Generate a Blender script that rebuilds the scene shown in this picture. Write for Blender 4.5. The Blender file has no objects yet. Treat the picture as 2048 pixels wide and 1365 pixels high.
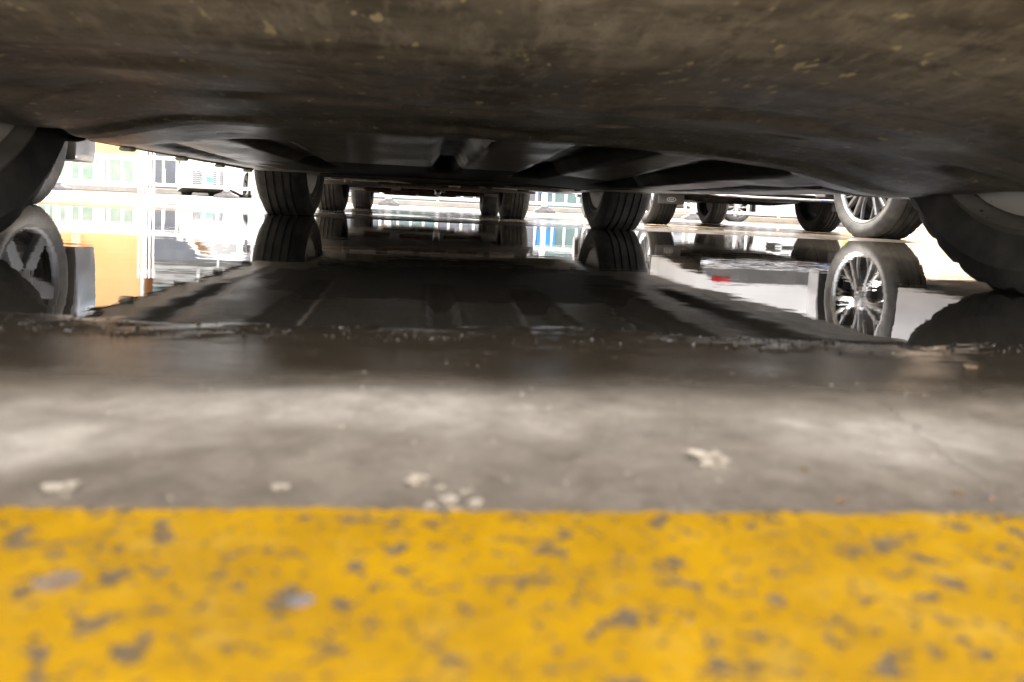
import bpy, math, random
import numpy as np
from mathutils import Vector, Matrix, noise
from math import sin, cos, pi, radians, sqrt
random.seed(7)
sc = bpy.context.scene
COL = sc.collection
# ------------------------------------------------------------------ camera
def cam_axes(yaw, pitch, roll):
    y, p, r = radians(yaw), radians(pitch), radians(roll)
    f = Vector((sin(y)*cos(p), cos(y)*cos(p), -sin(p)))
    rt = Vector((cos(y), -sin(y), 0)); up = rt.cross(f)
    return rt*cos(r)+up*sin(r), -rt*sin(r)+up*cos(r), f
RT, UP, FW = cam_axes(6.2, 4.41, 2.72)
cd = bpy.data.cameras.new("camera"); cam = bpy.data.objects.new("camera", cd); COL.objects.link(cam)
M = Matrix((( RT.x, UP.x, -FW.x, 0), (RT.y, UP.y, -FW.y, 0), (RT.z, UP.z, -FW.z, .08), (0, 0, 0, 1)))
cam.matrix_world = M
cd.sensor_width = 36; cd.lens = 26.0; cd.shift_y = -0.0745
cd.clip_start = .01; cd.clip_end = 500
cd.dof.use_dof = True; cd.dof.focus_distance = 3.2; cd.dof.aperture_fstop = 10.5
sc.camera = cam
# ------------------------------------------------------------------ light
EL, AZ = radians(50), radians(344)        # sun ahead and to the left: the overhead car shades the foreground
w = bpy.data.worlds.new("World"); sc.world = w; w.use_nodes = True
nt = w.node_tree; bg = nt.nodes['Background']
sky = nt.nodes.new('ShaderNodeTexSky'); sky.sky_type = 'NISHITA'; sky.sun_disc = False
sky.sun_elevation = EL; sky.sun_rotation = AZ; sky.dust_density = 3.0; sky.air_density = 0.7; sky.ozone_density = 0.0
cl = nt.nodes.new('ShaderNodeMix'); cl.data_type = 'RGBA'; cl.inputs[0].default_value = .6      # even warm white added to the sky to warm and brighten its light
nt.links.new(sky.outputs[0], cl.inputs[6]); cl.inputs[7].default_value = (5.5, 5.1, 4.6, 1); nt.links.new(cl.outputs[2], bg.inputs[0]); bg.inputs[1].default_value = 0.15
sd = bpy.data.lights.new("sun", 'SUN'); so = bpy.data.objects.new("sun", sd); COL.objects.link(so)
sd.energy = 3.0; sd.angle = radians(6); sd.color = (1, .95, .87)
sdir = Vector((sin(AZ)*cos(EL), cos(AZ)*cos(EL), sin(EL)))
so.rotation_euler = sdir.to_track_quat('Z', 'Y').to_euler(); so.location = sdir*20
sc.view_settings.view_transform = 'Standard'; sc.view_settings.look = 'None'
sc.view_settings.gamma = 1; sc.view_settings.use_curve_mapping = False
sc.view_settings.exposure = 2.85
sc.cycles.max_bounces = 10; sc.cycles.diffuse_bounces = 5; sc.cycles.glossy_bounces = 6
sc.cycles.sample_clamp_indirect = 6; sc.cycles.caustics_reflective = True

# ------------------------------------------------------------------ helpers
def link(o, parent=None):
    COL.objects.link(o)
    if parent is not None: o.parent = parent
    return o
class MB:
    def __init__(s): s.v = []; s.f = []; s.m = []
    def add(s, vs, fs, mi=0):
        n = len(s.v); s.v += [tuple(v) for v in vs]
        s.f += [tuple(i+n for i in f) for f in fs]; s.m += [mi]*len(fs); return s
    def box(s, c, d, mi=0, ch=0.0, R=None):
        # box with chamfered edges along the silhouette
        x, y, z = d[0]/2, d[1]/2, d[2]/2
        vs = []; c = Vector(c)
        if ch <= 0:
            vs = [Vector((i*x, j*y, k*z)) for k in (-1, 1) for (i, j) in ((-1, -1), (1, -1), (1, 1), (-1, 1))]
            fs = [(3, 2, 1, 0), (4, 5, 6, 7), (0, 1, 5, 4), (1, 2, 6, 5), (2, 3, 7, 6), (3, 0, 4, 7)]
        else:
            ch = min(ch, x*.9, y*.9, z*.9)
            def ring(zz, k):
                a, b = x-k, y-k
                return [Vector(p) for p in ((-a+ch, -b, zz), (a-ch, -b, zz), (a, -b+ch, zz), (a, b-ch, zz), (a-ch, b, zz), (-a+ch, b, zz), (-a, b-ch, zz), (-a, -b+ch, zz))]
            for zz, k in ((-z, ch), (-z+ch, 0), (z-ch, 0), (z, ch)): vs += ring(zz, k)
            fs = [tuple(range(7, -1, -1)), tuple(range(24, 32))]
            for r in range(3):
                for i in range(8):
                    j = (i+1) % 8; fs.append((r*8+i, r*8+j, r*8+8+j, r*8+8+i))
        if R is not None: vs = [R @ v for v in vs]
        return s.add([v+c for v in vs], fs, mi)
    def tube(s, pts, r, n=10, mi=0, cap=True):
        pts = [Vector(p) for p in pts]; vs = []; fs = []
        rr = r if isinstance(r, (list, tuple)) else [r]*len(pts)
        for i, p in enumerate(pts):
            t = (pts[min(i+1, len(pts)-1)]-pts[max(i-1, 0)]).normalized()
            a = t.orthogonal().normalized() if i == 0 else (a - t*a.dot(t)).normalized()
            b = t.cross(a)
            for k in range(n):
                q = 2*pi*k/n; vs.append(p+(a*cos(q)+b*sin(q))*rr[i])
        for i in range(len(pts)-1):
            for k in range(n):
                j = (k+1) % n; fs.append((i*n+k, i*n+j, i*n+n+j, i*n+n+k))
        if cap: fs += [tuple(range(n-1, -1, -1)), tuple(range((len(pts)-1)*n, len(pts)*n))]
        return s.add(vs, fs, mi)
    def lathe(s, prof, n=64, mi=0, mod=None, ax='x', c=(0, 0, 0), close=False):
        vs = []; fs = []; m = len(prof)
        for k in range(n):
            q = 2*pi*k/n
            for j, (x, r) in enumerate(prof):
                if mod: r = mod(k, j, r)
                if ax == 'x': vs.append((c[0]+x, c[1]+r*cos(q), c[2]+r*sin(q)))
                else: vs.append((c[0]+r*cos(q), c[1]+r*sin(q), c[2]+x))
        for k in range(n):
            k2 = (k+1) % n
            for j in range(m-1 if not close else m):
                j2 = (j+1) % m
                fs.append((k*m+j, k*m+j2, k2*m+j2, k2*m+j))
        return s.add(vs, fs, mi)
    def grid(s, P, mi=0, flip=False):
        nr = len(P); nc = len(P[0]); vs = [q for r in P for q in r]; fs = []
        for i in range(nr-1):
            for j in range(nc-1):
                f = (i*nc+j, i*nc+j+1, (i+1)*nc+j+1, (i+1)*nc+j)
                fs.append(f[::-1] if flip else f)
        return s.add(vs, fs, mi)
    def build(s, name, mat, parent=None, smooth=True, ang=35):
        me = bpy.data.meshes.new(name); me.from_pydata(s.v, [], s.f); me.update()
        for m in (mat if isinstance(mat, (list, tuple)) else [mat]): me.materials.append(m)
        if len(me.materials) > 1: me.polygons.foreach_set('material_index', s.m)
        if smooth:
            me.polygons.foreach_set('use_smooth', [True]*len(me.polygons))
            me.set_sharp_from_angle(angle=radians(ang))
        return link(bpy.data.objects.new(name, me), parent)
def tag(o, label=None, cat=None, group=None, kind=None):
    if label: o['label'] = label
    if cat: o['category'] = cat
    if group: o['group'] = group
    if kind: o['kind'] = kind
    return o
def empty(name, loc, rz=0, **k):
    o = bpy.data.objects.new(name, None); o.empty_display_size = .2; link(o)
    o.location = loc; o.rotation_euler = (0, 0, rz); return tag(o, **k)
def copy_tree(o, parent=None):
    c = o.copy(); COL.objects.link(c); c.parent = parent
    for ch in list(o.children): copy_tree(ch, c)
    return c
def lerp(a, b, t): return a+(b-a)*t
def sst(a, b, x):
    t = np.clip((x-a)/(b-a), 0, 1); return t*t*(3-2*t)
def interp(keys, x):
    if x <= keys[0][0]: return keys[0][1]
    for (a, va), (b, vb) in zip(keys, keys[1:]):
        if x <= b: return lerp(va, vb, (x-a)/(b-a))
    return keys[-1][1]

# ------------------------------------------------------------------ materials
def mat(name, col=(.5, .5, .5), rough=.5, metal=0., spec=.5, coat=0., col2=None, nscale=20., namt=(.4, .6), bump=0., bscale=60., rough2=None, spots=None, detail=6, coord='Object', stretch=None, alpha=1.):
    m = bpy.data.materials.new(name); m.use_nodes = True; t = m.node_tree; N = t.nodes; L = t.links
    b = N['Principled BSDF']; b.inputs['Base Color'].default_value = (*col, 1); b.inputs['Roughness'].default_value = rough
    b.inputs['Metallic'].default_value = metal; b.inputs['Specular IOR Level'].default_value = spec; b.inputs['Coat Weight'].default_value = coat
    b.inputs['Coat Roughness'].default_value = .05
    tc = N.new('ShaderNodeTexCoord'); src = tc.outputs[coord]
    if stretch:
        mp = N.new('ShaderNodeMapping'); mp.inputs['Scale'].default_value = stretch; L.new(src, mp.inputs[0]); src = mp.outputs[0]
    colout = None
    if col2 is not None:
        n = N.new('ShaderNodeTexNoise'); n.inputs['Scale'].default_value = nscale; n.inputs['Detail'].default_value = detail; n.inputs['Roughness'].default_value = .62
        L.new(src, n.inputs['Vector'])
        r = N.new('ShaderNodeMapRange'); r.inputs[1].default_value = namt[0]; r.inputs[2].default_value = namt[1]; L.new(n.outputs[0], r.inputs[0])
        mx = N.new('ShaderNodeMix'); mx.data_type = 'RGBA'; mx.inputs[6].default_value = (*col, 1); mx.inputs[7].default_value = (*col2, 1)
        L.new(r.outputs[0], mx.inputs[0]); L.new(mx.outputs[2], b.inputs['Base Color']); colout = mx.outputs[2]
        if rough2 is not None:
            rr = N.new('ShaderNodeMapRange'); rr.inputs[3].default_value = rough; rr.inputs[4].default_value = rough2; L.new(r.outputs[0], rr.inputs[0]); L.new(rr.outputs[0], b.inputs['Roughness'])
    if spots:
        sc_, thr, scol = spots
        v = N.new('ShaderNodeTexNoise'); v.inputs['Scale'].default_value = sc_; v.inputs['Detail'].default_value = 2; L.new(src, v.inputs['Vector'])
        r2 = N.new('ShaderNodeMapRange'); r2.inputs[1].default_value = thr; r2.inputs[2].default_value = thr+.05; L.new(v.outputs[0], r2.inputs[0])
        m2 = N.new('ShaderNodeMix'); m2.data_type = 'RGBA'; L.new(r2.outputs[0], m2.inputs[0]); m2.inputs[7].default_value = (*scol, 1)
        if colout: L.new(colout, m2.inputs[6])
        else: m2.inputs[6].default_value = (*col, 1)
        L.new(m2.outputs[2], b.inputs['Base Color'])
    if bump:
        n2 = N.new('ShaderNodeTexNoise'); n2.inputs['Scale'].default_value = bscale; n2.inputs['Detail'].default_value = 6; L.new(src, n2.inputs['Vector'])
        bp = N.new('ShaderNodeBump'); bp.inputs['Strength'].default_value = bump; bp.inputs['Distance'].default_value = .01; L.new(n2.outputs[0], bp.inputs['Height']); L.new(bp.outputs[0], b.inputs['Normal'])
    return m
MT = {}
MT['tyre'] = mat('tyre_rubber', (.032, .032, .031), .6, col2=(.10, .092, .08), nscale=14, namt=(.42, .7), bump=.15, bscale=90, rough2=.8)
MT['tyre_dusty'] = mat('tyre_rubber_dusty', (.05, .047, .042), .65, col2=(.14, .125, .105), nscale=12, namt=(.4, .68), bump=.15, bscale=90, rough2=.85)
MT['alloy'] = mat('bright_alloy', (.42, .42, .43), .3, metal=.75, col2=(.30, .295, .28), nscale=30)
MT['tyre_mid'] = mat('tyre_rubber_mid', (.035, .033, .03), .6, col2=(.085, .078, .065), nscale=12, namt=(.4, .68), bump=.15, bscale=90, rough2=.8)
MT['alloy_grey'] = mat('dull_grey_alloy', (.13, .13, .135), .45, metal=.3, col2=(.10, .10, .10), nscale=16)
MT['wheel_inner'] = mat('dark_wheel_inner', (.014, .014, .014), .7)
MT['alloy_dark'] = mat('dark_alloy', (.05, .05, .055), .35, metal=.5)
MT['steel_grey'] = mat('wheel_grey', (.30, .295, .28), .5, metal=.2, col2=(.2, .18, .15), nscale=9, spots=(60, .72, (.07, .04, .02)))
MT['shield'] = mat('dusty_shield', (.80, .79, .75), .5, metal=.0, col2=(.68, .66, .61), nscale=8, spots=(45, .70, (.10, .055, .03)))
MT['rust'] = mat('rusty_steel', (.16, .085, .05), .75, metal=.3, col2=(.06, .035, .025), nscale=25, bump=.4, bscale=80)
MT['pipe'] = mat('exhaust_steel', (.32, .25, .19), .42, metal=.7, col2=(.2, .12, .08), nscale=12)
MT['foil'] = mat('heat_shield', (.62, .62, .6), .35, metal=.7, col2=(.4, .38, .35), nscale=18, bump=.7, bscale=35)
MT['black_plastic'] = mat('black_plastic', (.02, .02, .021), .5, col2=(.05, .045, .04), nscale=6)
MT['under'] = mat('underbody_metal', (.035, .035, .035), .55, col2=(.09, .08, .065), nscale=7, bump=.2, bscale=30, rough2=.75)
MT['glass'] = mat('car_glass', (.012, .016, .018), .04, spec=.9, coat=1)
MT['chrome'] = mat('chrome_trim', (.8, .8, .8), .12, metal=1.)
MT['red_lens'] = mat('red_lens', (.55, .01, .015), .15, coat=1)
MT['head_lens'] = mat('clear_lens', (.55, .57, .6), .08, coat=1)
MT['plate_green'] = mat('green_plate', (.08, .5, .28), .35, col2=(.3, .7, .5), nscale=3, namt=(.3, .7))
MT['plate_blue'] = mat('blue_plate', (.02, .08, .4), .35)
MT['white_paint'] = mat('white_car_paint', (.78, .78, .77), .3, coat=1, col2=(.74, .735, .72), nscale=3)
MT['silver_paint'] = mat('silver_car_paint', (.46, .46, .47), .3, metal=.35, coat=1, col2=(.42, .42, .43), nscale=3)
MT['grey_paint'] = mat('grey_car_paint', (.25, .24, .26), .3, metal=.3, coat=1, col2=(.21, .21, .22), nscale=3)
MT['dark_paint'] = mat('dark_car_paint', (.03, .04, .06), .25, metal=.2, coat=1)
MT['fence'] = mat('white_fence_paint', (.8, .8, .79), .4, col2=(.68, .66, .63), nscale=6, namt=(.5, .8))
MT['concrete_foot'] = mat('cast_iron_foot', (.2, .19, .19), .7, col2=(.12, .11, .10), nscale=20, bump=.3)

def tray_material(name, base, dust, pale, thr=.66, scale=3.0, r0=.42, r1=.7, spec=.5, coat=0., bmp=.5):
    m = bpy.data.materials.new(name); m.use_nodes = True; t = m.node_tree; N = t.nodes; L = t.links
    b = N['Principled BSDF']; b.inputs['Specular IOR Level'].default_value = spec; b.inputs['Coat Weight'].default_value = coat; b.inputs['Coat Roughness'].default_value = .22
    tc = N.new('ShaderNodeTexCoord'); P = tc.outputs['Object']
    def ns(s, d=6, ro=.6, st=None):
        n = N.new('ShaderNodeTexNoise'); n.inputs['Scale'].default_value = s; n.inputs['Detail'].default_value = d; n.inputs['Roughness'].default_value = ro
        if st:
            mp = N.new('ShaderNodeMapping'); mp.inputs['Scale'].default_value = st; mp.inputs['Rotation'].default_value = (0, 0, .6); L.new(P, mp.inputs[0]); L.new(mp.outputs[0], n.inputs['Vector'])
        else: L.new(P, n.inputs['Vector'])
        return n.outputs[0]
    def mr(x, a, c, o0=0, o1=1):
        r = N.new('ShaderNodeMapRange'); r.inputs[1].default_value = a; r.inputs[2].default_value = c; r.inputs[3].default_value = o0; r.inputs[4].default_value = o1; L.new(x, r.inputs[0]); return r.outputs[0]
    def mix(f, a, c):
        x = N.new('ShaderNodeMix'); x.data_type = 'RGBA'; L.new(f, x.inputs[0])
        for i, q in ((6, a), (7, c)):
            if isinstance(q, tuple): x.inputs[i].default_value = (*q, 1)
            else: L.new(q, x.inputs[i])
        return x.outputs[2]
    big = mr(ns(scale*2.2, 8, .66), .40, .60)
    c = mix(big, base, dust)
    c = mix(mr(ns(scale*3.3, 7, .7, (1, 3, 1)), .48, .66, 0, .7), c, tuple(q*.36 for q in base))
    c = mix(mr(ns(26, 6, .75, (2.4, .8, 1)), .50, .66, 0, .55), c, tuple(q*1.45 for q in dust))
    c = mix(mr(ns(90, 4, .7), .54, .68, 0, .5), c, tuple(q*.5 for q in base))
    c = mix(mr(ns(75, 2, .5, (1, .6, 1)), thr, thr+.05, 0, .9), c, pale)
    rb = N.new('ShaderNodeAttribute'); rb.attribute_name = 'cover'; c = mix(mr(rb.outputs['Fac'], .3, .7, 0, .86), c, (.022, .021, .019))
    ra = N.new('ShaderNodeAttribute'); ra.attribute_name = 'recess'; c = mix(mr(ra.outputs['Fac'], .1, 1.), c, (.014, .014, .014)); sp = N.new('ShaderNodeMath'); sp.operation = 'MULTIPLY'; L.new(mr(ra.outputs['Fac'], .1, 1., spec, .05), sp.inputs[0]); L.new(mr(rb.outputs['Fac'], .3, .7, 1., .3), sp.inputs[1]); L.new(sp.outputs[0], b.inputs['Specular IOR Level'])  # shade inside the floor recesses painted in as near-black colour
    L.new(c, b.inputs['Base Color']); rg = N.new('ShaderNodeMath'); rg.operation = 'MAXIMUM'; L.new(mr(big, 0, 1, r0, r1), rg.inputs[0]); L.new(mr(rb.outputs['Fac'], .3, .7, 0., .6), rg.inputs[1]); L.new(rg.outputs[0], b.inputs['Roughness'])
    bp = N.new('ShaderNodeBump'); bp.inputs['Strength'].default_value = bmp; bp.inputs['Distance'].default_value = .004; L.new(ns(60, 8, .7), bp.inputs['Height']); L.new(bp.outputs[0], b.inputs['Normal'])
    return m
MT['tray'] = tray_material('dirty_undertray', (.20, .186, .155), (.40, .375, .32), (.75, .68, .46), .66, 3.0, .42, .60, .8, 0., .3)
MT['floor_pan'] = tray_material('dusty_floor_pan', (.30, .275, .235), (.48, .44, .38), (.55, .5, .4), .72, 3.0, .28, .42, 1.0, 0., .10)

# ------------------------------------------------------------------ ground, water, paint
def axis_pts(lim, d0, growth, start=0.):
    a = [start]; d = d0
    while a[-1] < lim: a.append(a[-1]+d); d *= growth
    return a
xs = axis_pts(90, .0065, 1.033); xs = sorted([-x+.1 for x in xs[1:]]+[x+.1 for x in xs])
ys = [-y for y in axis_pts(90, .05, 1.12)[1:]][::-1]+[0.0]+[.02*i for i in range(1, 16)]+[.3+.005*i for i in range(1, 70)]+axis_pts(90, .012, 1.022, .65)
def fbm(x, y, s, o=4): return noise.fractal(Vector((x*s, y*s, 3.1)), 1.0, 2.0, o)
def ground_z(x, y):
    shore = .505 + .03*noise.noise(Vector((x*5, .3, 0)))+.012*noise.noise(Vector((x*23, .7, 0)))
    near = 1-float(sst(shore-.085, shore+.07, y))
    far = float(sst(3.15, 3.5, y+.18*noise.noise(Vector((x*.9, 1.3, 2)))))
    h = -.011 + .0155*near + .0150*far
    amp = .0018*near + .0005 + .0035*float(sst(3.3, 4.5, y))
    h += amp*fbm(x, y, 1.3 if y > 3 else 3.0) + (.0011*fbm(x, y, 9, 3) if y < 6 else 0)
    if y > 3.3: h += -.0035*float(sst(3.9, 4.4, y))*(1-float(sst(9.5, 12, y))) + .004*float(sst(10.5, 13, y))
    if .33 < y < .62: h += .0022*fbm(x, y, 70, 3)*float(sst(.36, .46, y))
    return h
G = [[(x, y, ground_z(x, y)) for x in xs] for y in ys]
def ground_material():
    m = bpy.data.materials.new('wet_concrete_ground'); m.use_nodes = True; t = m.node_tree; N = t.nodes; L = t.links
    b = N['Principled BSDF']; b.inputs['Specular IOR Level'].default_value = .26; g = N.new('ShaderNodeNewGeometry'); P = g.outputs['Position']
    sep = N.new('ShaderNodeSeparateXYZ'); L.new(P, sep.inputs[0])
    def ns(s, d=6, ro=.6, st=None):
        n = N.new('ShaderNodeTexNoise'); n.inputs['Scale'].default_value = s; n.inputs['Detail'].default_value = d; n.inputs['Roughness'].default_value = ro
        if st:
            mp = N.new('ShaderNodeMapping'); mp.inputs['Scale'].default_value = st; L.new(P, mp.inputs[0]); L.new(mp.outputs[0], n.inputs['Vector'])
        else: L.new(P, n.inputs['Vector'])
        return n.outputs[0]
    def mr(x, a, c, o0=0., o1=1.):
        r = N.new('ShaderNodeMapRange'); r.interpolation_type = 'SMOOTHSTEP'
        r.inputs[1].default_value = a; r.inputs[2].default_value = c; r.inputs[3].default_value = o0; r.inputs[4].default_value = o1; L.new(x, r.inputs[0]); return r.outputs[0]
    def mth(op, a, c):
        q = N.new('ShaderNodeMath'); q.operation = op
        for i, v in ((0, a), (1, c)):
            if isinstance(v, (int, float)): q.inputs[i].default_value = v
            else: L.new(v, q.inputs[i])
        return q.outputs[0]
    def mix(f, a, c):
        x = N.new('ShaderNodeMix'); x.data_type = 'RGBA'; L.new(f, x.inputs[0])
        for i, q in ((6, a), (7, c)):
            if isinstance(q, tuple): x.inputs[i].default_value = (*q, 1)
            else: L.new(q, x.inputs[i])
        return x.outputs[2]
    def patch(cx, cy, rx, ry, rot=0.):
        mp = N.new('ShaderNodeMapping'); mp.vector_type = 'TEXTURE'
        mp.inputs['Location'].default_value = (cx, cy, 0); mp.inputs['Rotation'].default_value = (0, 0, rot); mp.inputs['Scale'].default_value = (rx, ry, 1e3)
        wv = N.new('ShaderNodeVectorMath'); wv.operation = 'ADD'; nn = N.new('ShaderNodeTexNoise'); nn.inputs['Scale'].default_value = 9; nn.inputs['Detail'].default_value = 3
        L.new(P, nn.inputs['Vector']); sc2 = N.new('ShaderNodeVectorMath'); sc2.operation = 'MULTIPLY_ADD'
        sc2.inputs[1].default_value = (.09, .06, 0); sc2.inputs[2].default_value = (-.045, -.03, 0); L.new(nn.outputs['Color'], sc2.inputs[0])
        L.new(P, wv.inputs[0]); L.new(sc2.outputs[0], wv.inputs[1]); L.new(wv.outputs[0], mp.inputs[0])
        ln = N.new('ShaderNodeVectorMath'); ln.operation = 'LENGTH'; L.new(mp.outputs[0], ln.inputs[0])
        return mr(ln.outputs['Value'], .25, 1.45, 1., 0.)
    # pools of light painted as paler colour on the concrete near the stripe
    lit_dry = mth('MAXIMUM', patch(-.03, .268, .125, .042, -.03), patch(.165, .25, .058, .038, .25))
    lit_dry = mth('MAXIMUM', lit_dry, patch(-.12, .235, .06, .03, .2))
    lit_dry = mth('MAXIMUM', lit_dry, mth('MULTIPLY', patch(.05, .262, .26, .075, 0.), .35))
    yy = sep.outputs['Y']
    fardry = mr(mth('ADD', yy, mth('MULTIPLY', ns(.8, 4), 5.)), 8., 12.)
    lit_dry = mth('MAXIMUM', lit_dry, fardry)  # the far ground, really dry, joins the painted light patches
    lit_dry = mth('MULTIPLY', lit_dry, mr(ns(38, 6, .7), .30, .62, .55, 1.))
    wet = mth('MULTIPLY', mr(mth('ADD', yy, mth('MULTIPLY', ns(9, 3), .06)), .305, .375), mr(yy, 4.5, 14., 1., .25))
    damp_and_shade = mix(mr(ns(48, 8, .75), .3, .7), (.080, .065, .047), (.175, .145, .110))  # damp concrete tone that also paints in the shadow band above the stripe
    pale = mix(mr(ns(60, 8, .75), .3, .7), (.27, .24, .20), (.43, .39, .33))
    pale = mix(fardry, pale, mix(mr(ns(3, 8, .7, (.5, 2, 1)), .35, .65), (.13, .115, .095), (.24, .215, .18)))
    c = mix(lit_dry, damp_and_shade, pale)
    darkc = mix(ns(30, 8, .7), (.020, .015, .010), (.05, .04, .027))
    c = mix(wet, c, mix(mr(yy, 3.0, 4.5), darkc, mix(ns(18, 8, .7), (.09, .074, .056), (.21, .175, .135))))
    grit = mth('MULTIPLY', mr(ns(330, 3, .6), .60, .72, 0., .5), mr(ns(22, 3), .5, .62))
    c = mix(grit, c, (.45, .42, .37))
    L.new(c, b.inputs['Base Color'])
    rgh = mth('ADD', mth('MULTIPLY', mth('SUBTRACT', 1., wet), .35), mr(ns(6, 5), .35, .65, .10, .22))
    L.new(rgh, b.inputs['Roughness'])
    shorez = mth('MULTIPLY', mr(yy, .39, .44), mr(yy, .60, .75, 1., 0.))
    bp = N.new('ShaderNodeBump'); bp.inputs['Distance'].default_value = .0025
    L.new(mth('SUBTRACT', .55, mth('MULTIPLY', wet, .36)), bp.inputs['Strength'])
    h = mth('ADD', ns(140, 8, .72), mth('MULTIPLY', ns(700, 4, .6), .35)); h = mth('ADD', h, mth('MULTIPLY', shorez, mth('MULTIPLY', mr(ns(230, 3, .6), .45, .7), 1.4)))
    # hairline crack in the concrete at the right
    n1 = mth('MULTIPLY', mth('SUBTRACT', ns(45, 4, .7), .5), .022)
    lin = mth('ADD', mth('ADD', mth('MULTIPLY', sep.outputs['X'], .96), mth('MULTIPLY', yy, -.277)), n1)
    crack = mth('MULTIPLY', mr(mth('ABSOLUTE', mth('SUBTRACT', lin, .104), 0.), .0004, .0012, 1., 0.), mth('MULTIPLY', mr(yy, .19, .20), mr(yy, .30, .34, 1., 0.)))
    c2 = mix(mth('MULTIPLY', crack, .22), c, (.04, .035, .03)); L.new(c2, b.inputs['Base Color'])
    h = mth('SUBTRACT', h, mth('MULTIPLY', crack, 1.2)); L.new(h, bp.inputs['Height']); L.new(bp.outputs[0], b.inputs['Normal'])
    return m
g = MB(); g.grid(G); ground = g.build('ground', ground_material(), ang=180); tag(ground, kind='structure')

def water_material():
    m = bpy.data.materials.new('puddle_water'); m.use_nodes = True; t = m.node_tree; N = t.nodes; L = t.links
    b = N['Principled BSDF']; b.inputs['Base Color'].default_value = (.045, .039, .031, 1)
    b.inputs['Roughness'].default_value = .0; b.inputs['IOR'].default_value = 1.36
    g = N.new('ShaderNodeNewGeometry')
    def ns(s, st, d=3):
        mp = N.new('ShaderNodeMapping'); mp.inputs['Scale'].default_value = st; L.new(g.outputs['Position'], mp.inputs[0])
        n = N.new('ShaderNodeTexNoise'); n.inputs['Scale'].default_value = s; n.inputs['Detail'].default_value = d; L.new(mp.outputs[0], n.inputs['Vector']); return n.outputs[0]
    bp = N.new('ShaderNodeBump'); bp.inputs['Strength'].default_value = .12; bp.inputs['Distance'].default_value = .0018; L.new(ns(11, (1, 1.5, 1)), bp.inputs['Height'])
    L.new(bp.outputs[0], b.inputs['Normal'])
    return m
wm = MB(); wm.grid([[(x, y, 0.) for x in (-30, -4, -1.5, 0, 1.5, 4, 30)] for y in (.36, 1, 2, 3, 4, 6, 9, 13)])
water = wm.build('water', water_material(), smooth=False); tag(water, kind='structure')

def yellow_material():
    m = bpy.data.materials.new('worn_yellow_paint'); m.use_nodes = True; t = m.node_tree; N = t.nodes; L = t.links
    b = N['Principled BSDF']; b.inputs['Specular IOR Level'].default_value = .22; g = N.new('ShaderNodeNewGeometry'); P = g.outputs['Position']
    def ns(s, d=3, ro=.5, st=(1, 1, 1), off=(0, 0, 0)):
        mp = N.new('ShaderNodeMapping'); mp.inputs['Scale'].default_value = st; mp.inputs['Location'].default_value = off; L.new(P, mp.inputs[0])
        n = N.new('ShaderNodeTexNoise'); n.inputs['Scale'].default_value = s; n.inputs['Detail'].default_value = d; n.inputs['Roughness'].default_value = ro; L.new(mp.outputs[0], n.inputs['Vector']); return n.outputs[0]
    def mr(x, a, c, o0=0., o1=1.):
        r = N.new('ShaderNodeMapRange'); r.interpolation_type = 'SMOOTHSTEP'
        r.inputs[1].default_value = a; r.inputs[2].default_value = c; r.inputs[3].default_value = o0; r.inputs[4].default_value = o1; L.new(x, r.inputs[0]); return r.outputs[0]
    def mix(f, a, c):
        x = N.new('ShaderNodeMix'); x.data_type = 'RGBA'; L.new(f, x.inputs[0])
        for i, q in ((6, a), (7, c)):
            if isinstance(q, tuple): x.inputs[i].default_value = (*q, 1)
            else: L.new(q, x.inputs[i])
        return x.outputs[2]
    pits = mr(ns(150, 3, .55, (1, 1.0, .2)), .585, .635)
    pits2 = mr(ns(380, 4, .6, (1, 1, .2), (5, 2, 0)), .585, .65, 0, .8)
    scr = mr(ns(70, 5, .7, (.6, 1.6, .2), (1, 9, 0)), .61, .67, 0., .9)
    a = N.new('ShaderNodeMath'); a.operation = 'MAXIMUM'; L.new(pits, a.inputs[0]); L.new(pits2, a.inputs[1])
    a2 = N.new('ShaderNodeMath'); a2.operation = 'MAXIMUM'; L.new(a.outputs[0], a2.inputs[0]); L.new(scr, a2.inputs[1])
    yel = mix(mr(ns(35, 5, .6), .35, .65), (.27, .145, .003), (.35, .190, .001))
    yel = mix(mr(ns(70, 6, .7, (1, 1, 1), (3, 3, 0)), .5, .75, 0, .35), yel, (.38, .26, .06))
    c = mix(a2.outputs[0], yel, mix(ns(300, 4), (.05, .036, .020), (.15, .11, .06)))
    L.new(c, b.inputs['Base Color']); L.new(mr(a2.outputs[0], 0, 1, .42, .95), b.inputs['Roughness'])
    inv = mr(a2.outputs[0], 0, 1, 1, 0)
    h = N.new('ShaderNodeMath'); h.operation = 'MULTIPLY_ADD'; L.new(ns(260, 6, .65), h.inputs[0]); h.inputs[1].default_value = .5; L.new(inv, h.inputs[2])
    bp = N.new('ShaderNodeBump'); bp.inputs['Strength'].default_value = .8; bp.inputs['Distance'].default_value = .0012; L.new(h.outputs[0], bp.inputs['Height']); L.new(bp.outputs[0], b.inputs['Normal'])
    return m
def edge_y(x): return .1705 - .010*(x-.02) + .0016*noise.noise(Vector((x*60, 0, 1)))+.0020*noise.noise(Vector((x*190, 4, 1)))
ym = MB(); rows = []
xx = [-6, -3, -1]+[-.4+.004*i for i in range(230)]+[1, 3, 6]
for k, t in enumerate((0, .12, .4, .7, .9, .97, 1.0, 1.0)):
    rows.append([(x, lerp(-.13, edge_y(x), t) - (0 if k < 7 else -.0015), max(ground_z(x, .16), ground_z(x, -.1))*0+.0078+.0006*noise.noise(Vector((x*20, t*8, 0))) if k < 7 else .001) for x in xx])
ym.grid(rows); yl = ym.build('yellow_line', yellow_material(), ang=60); tag(yl, kind='structure')
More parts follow.
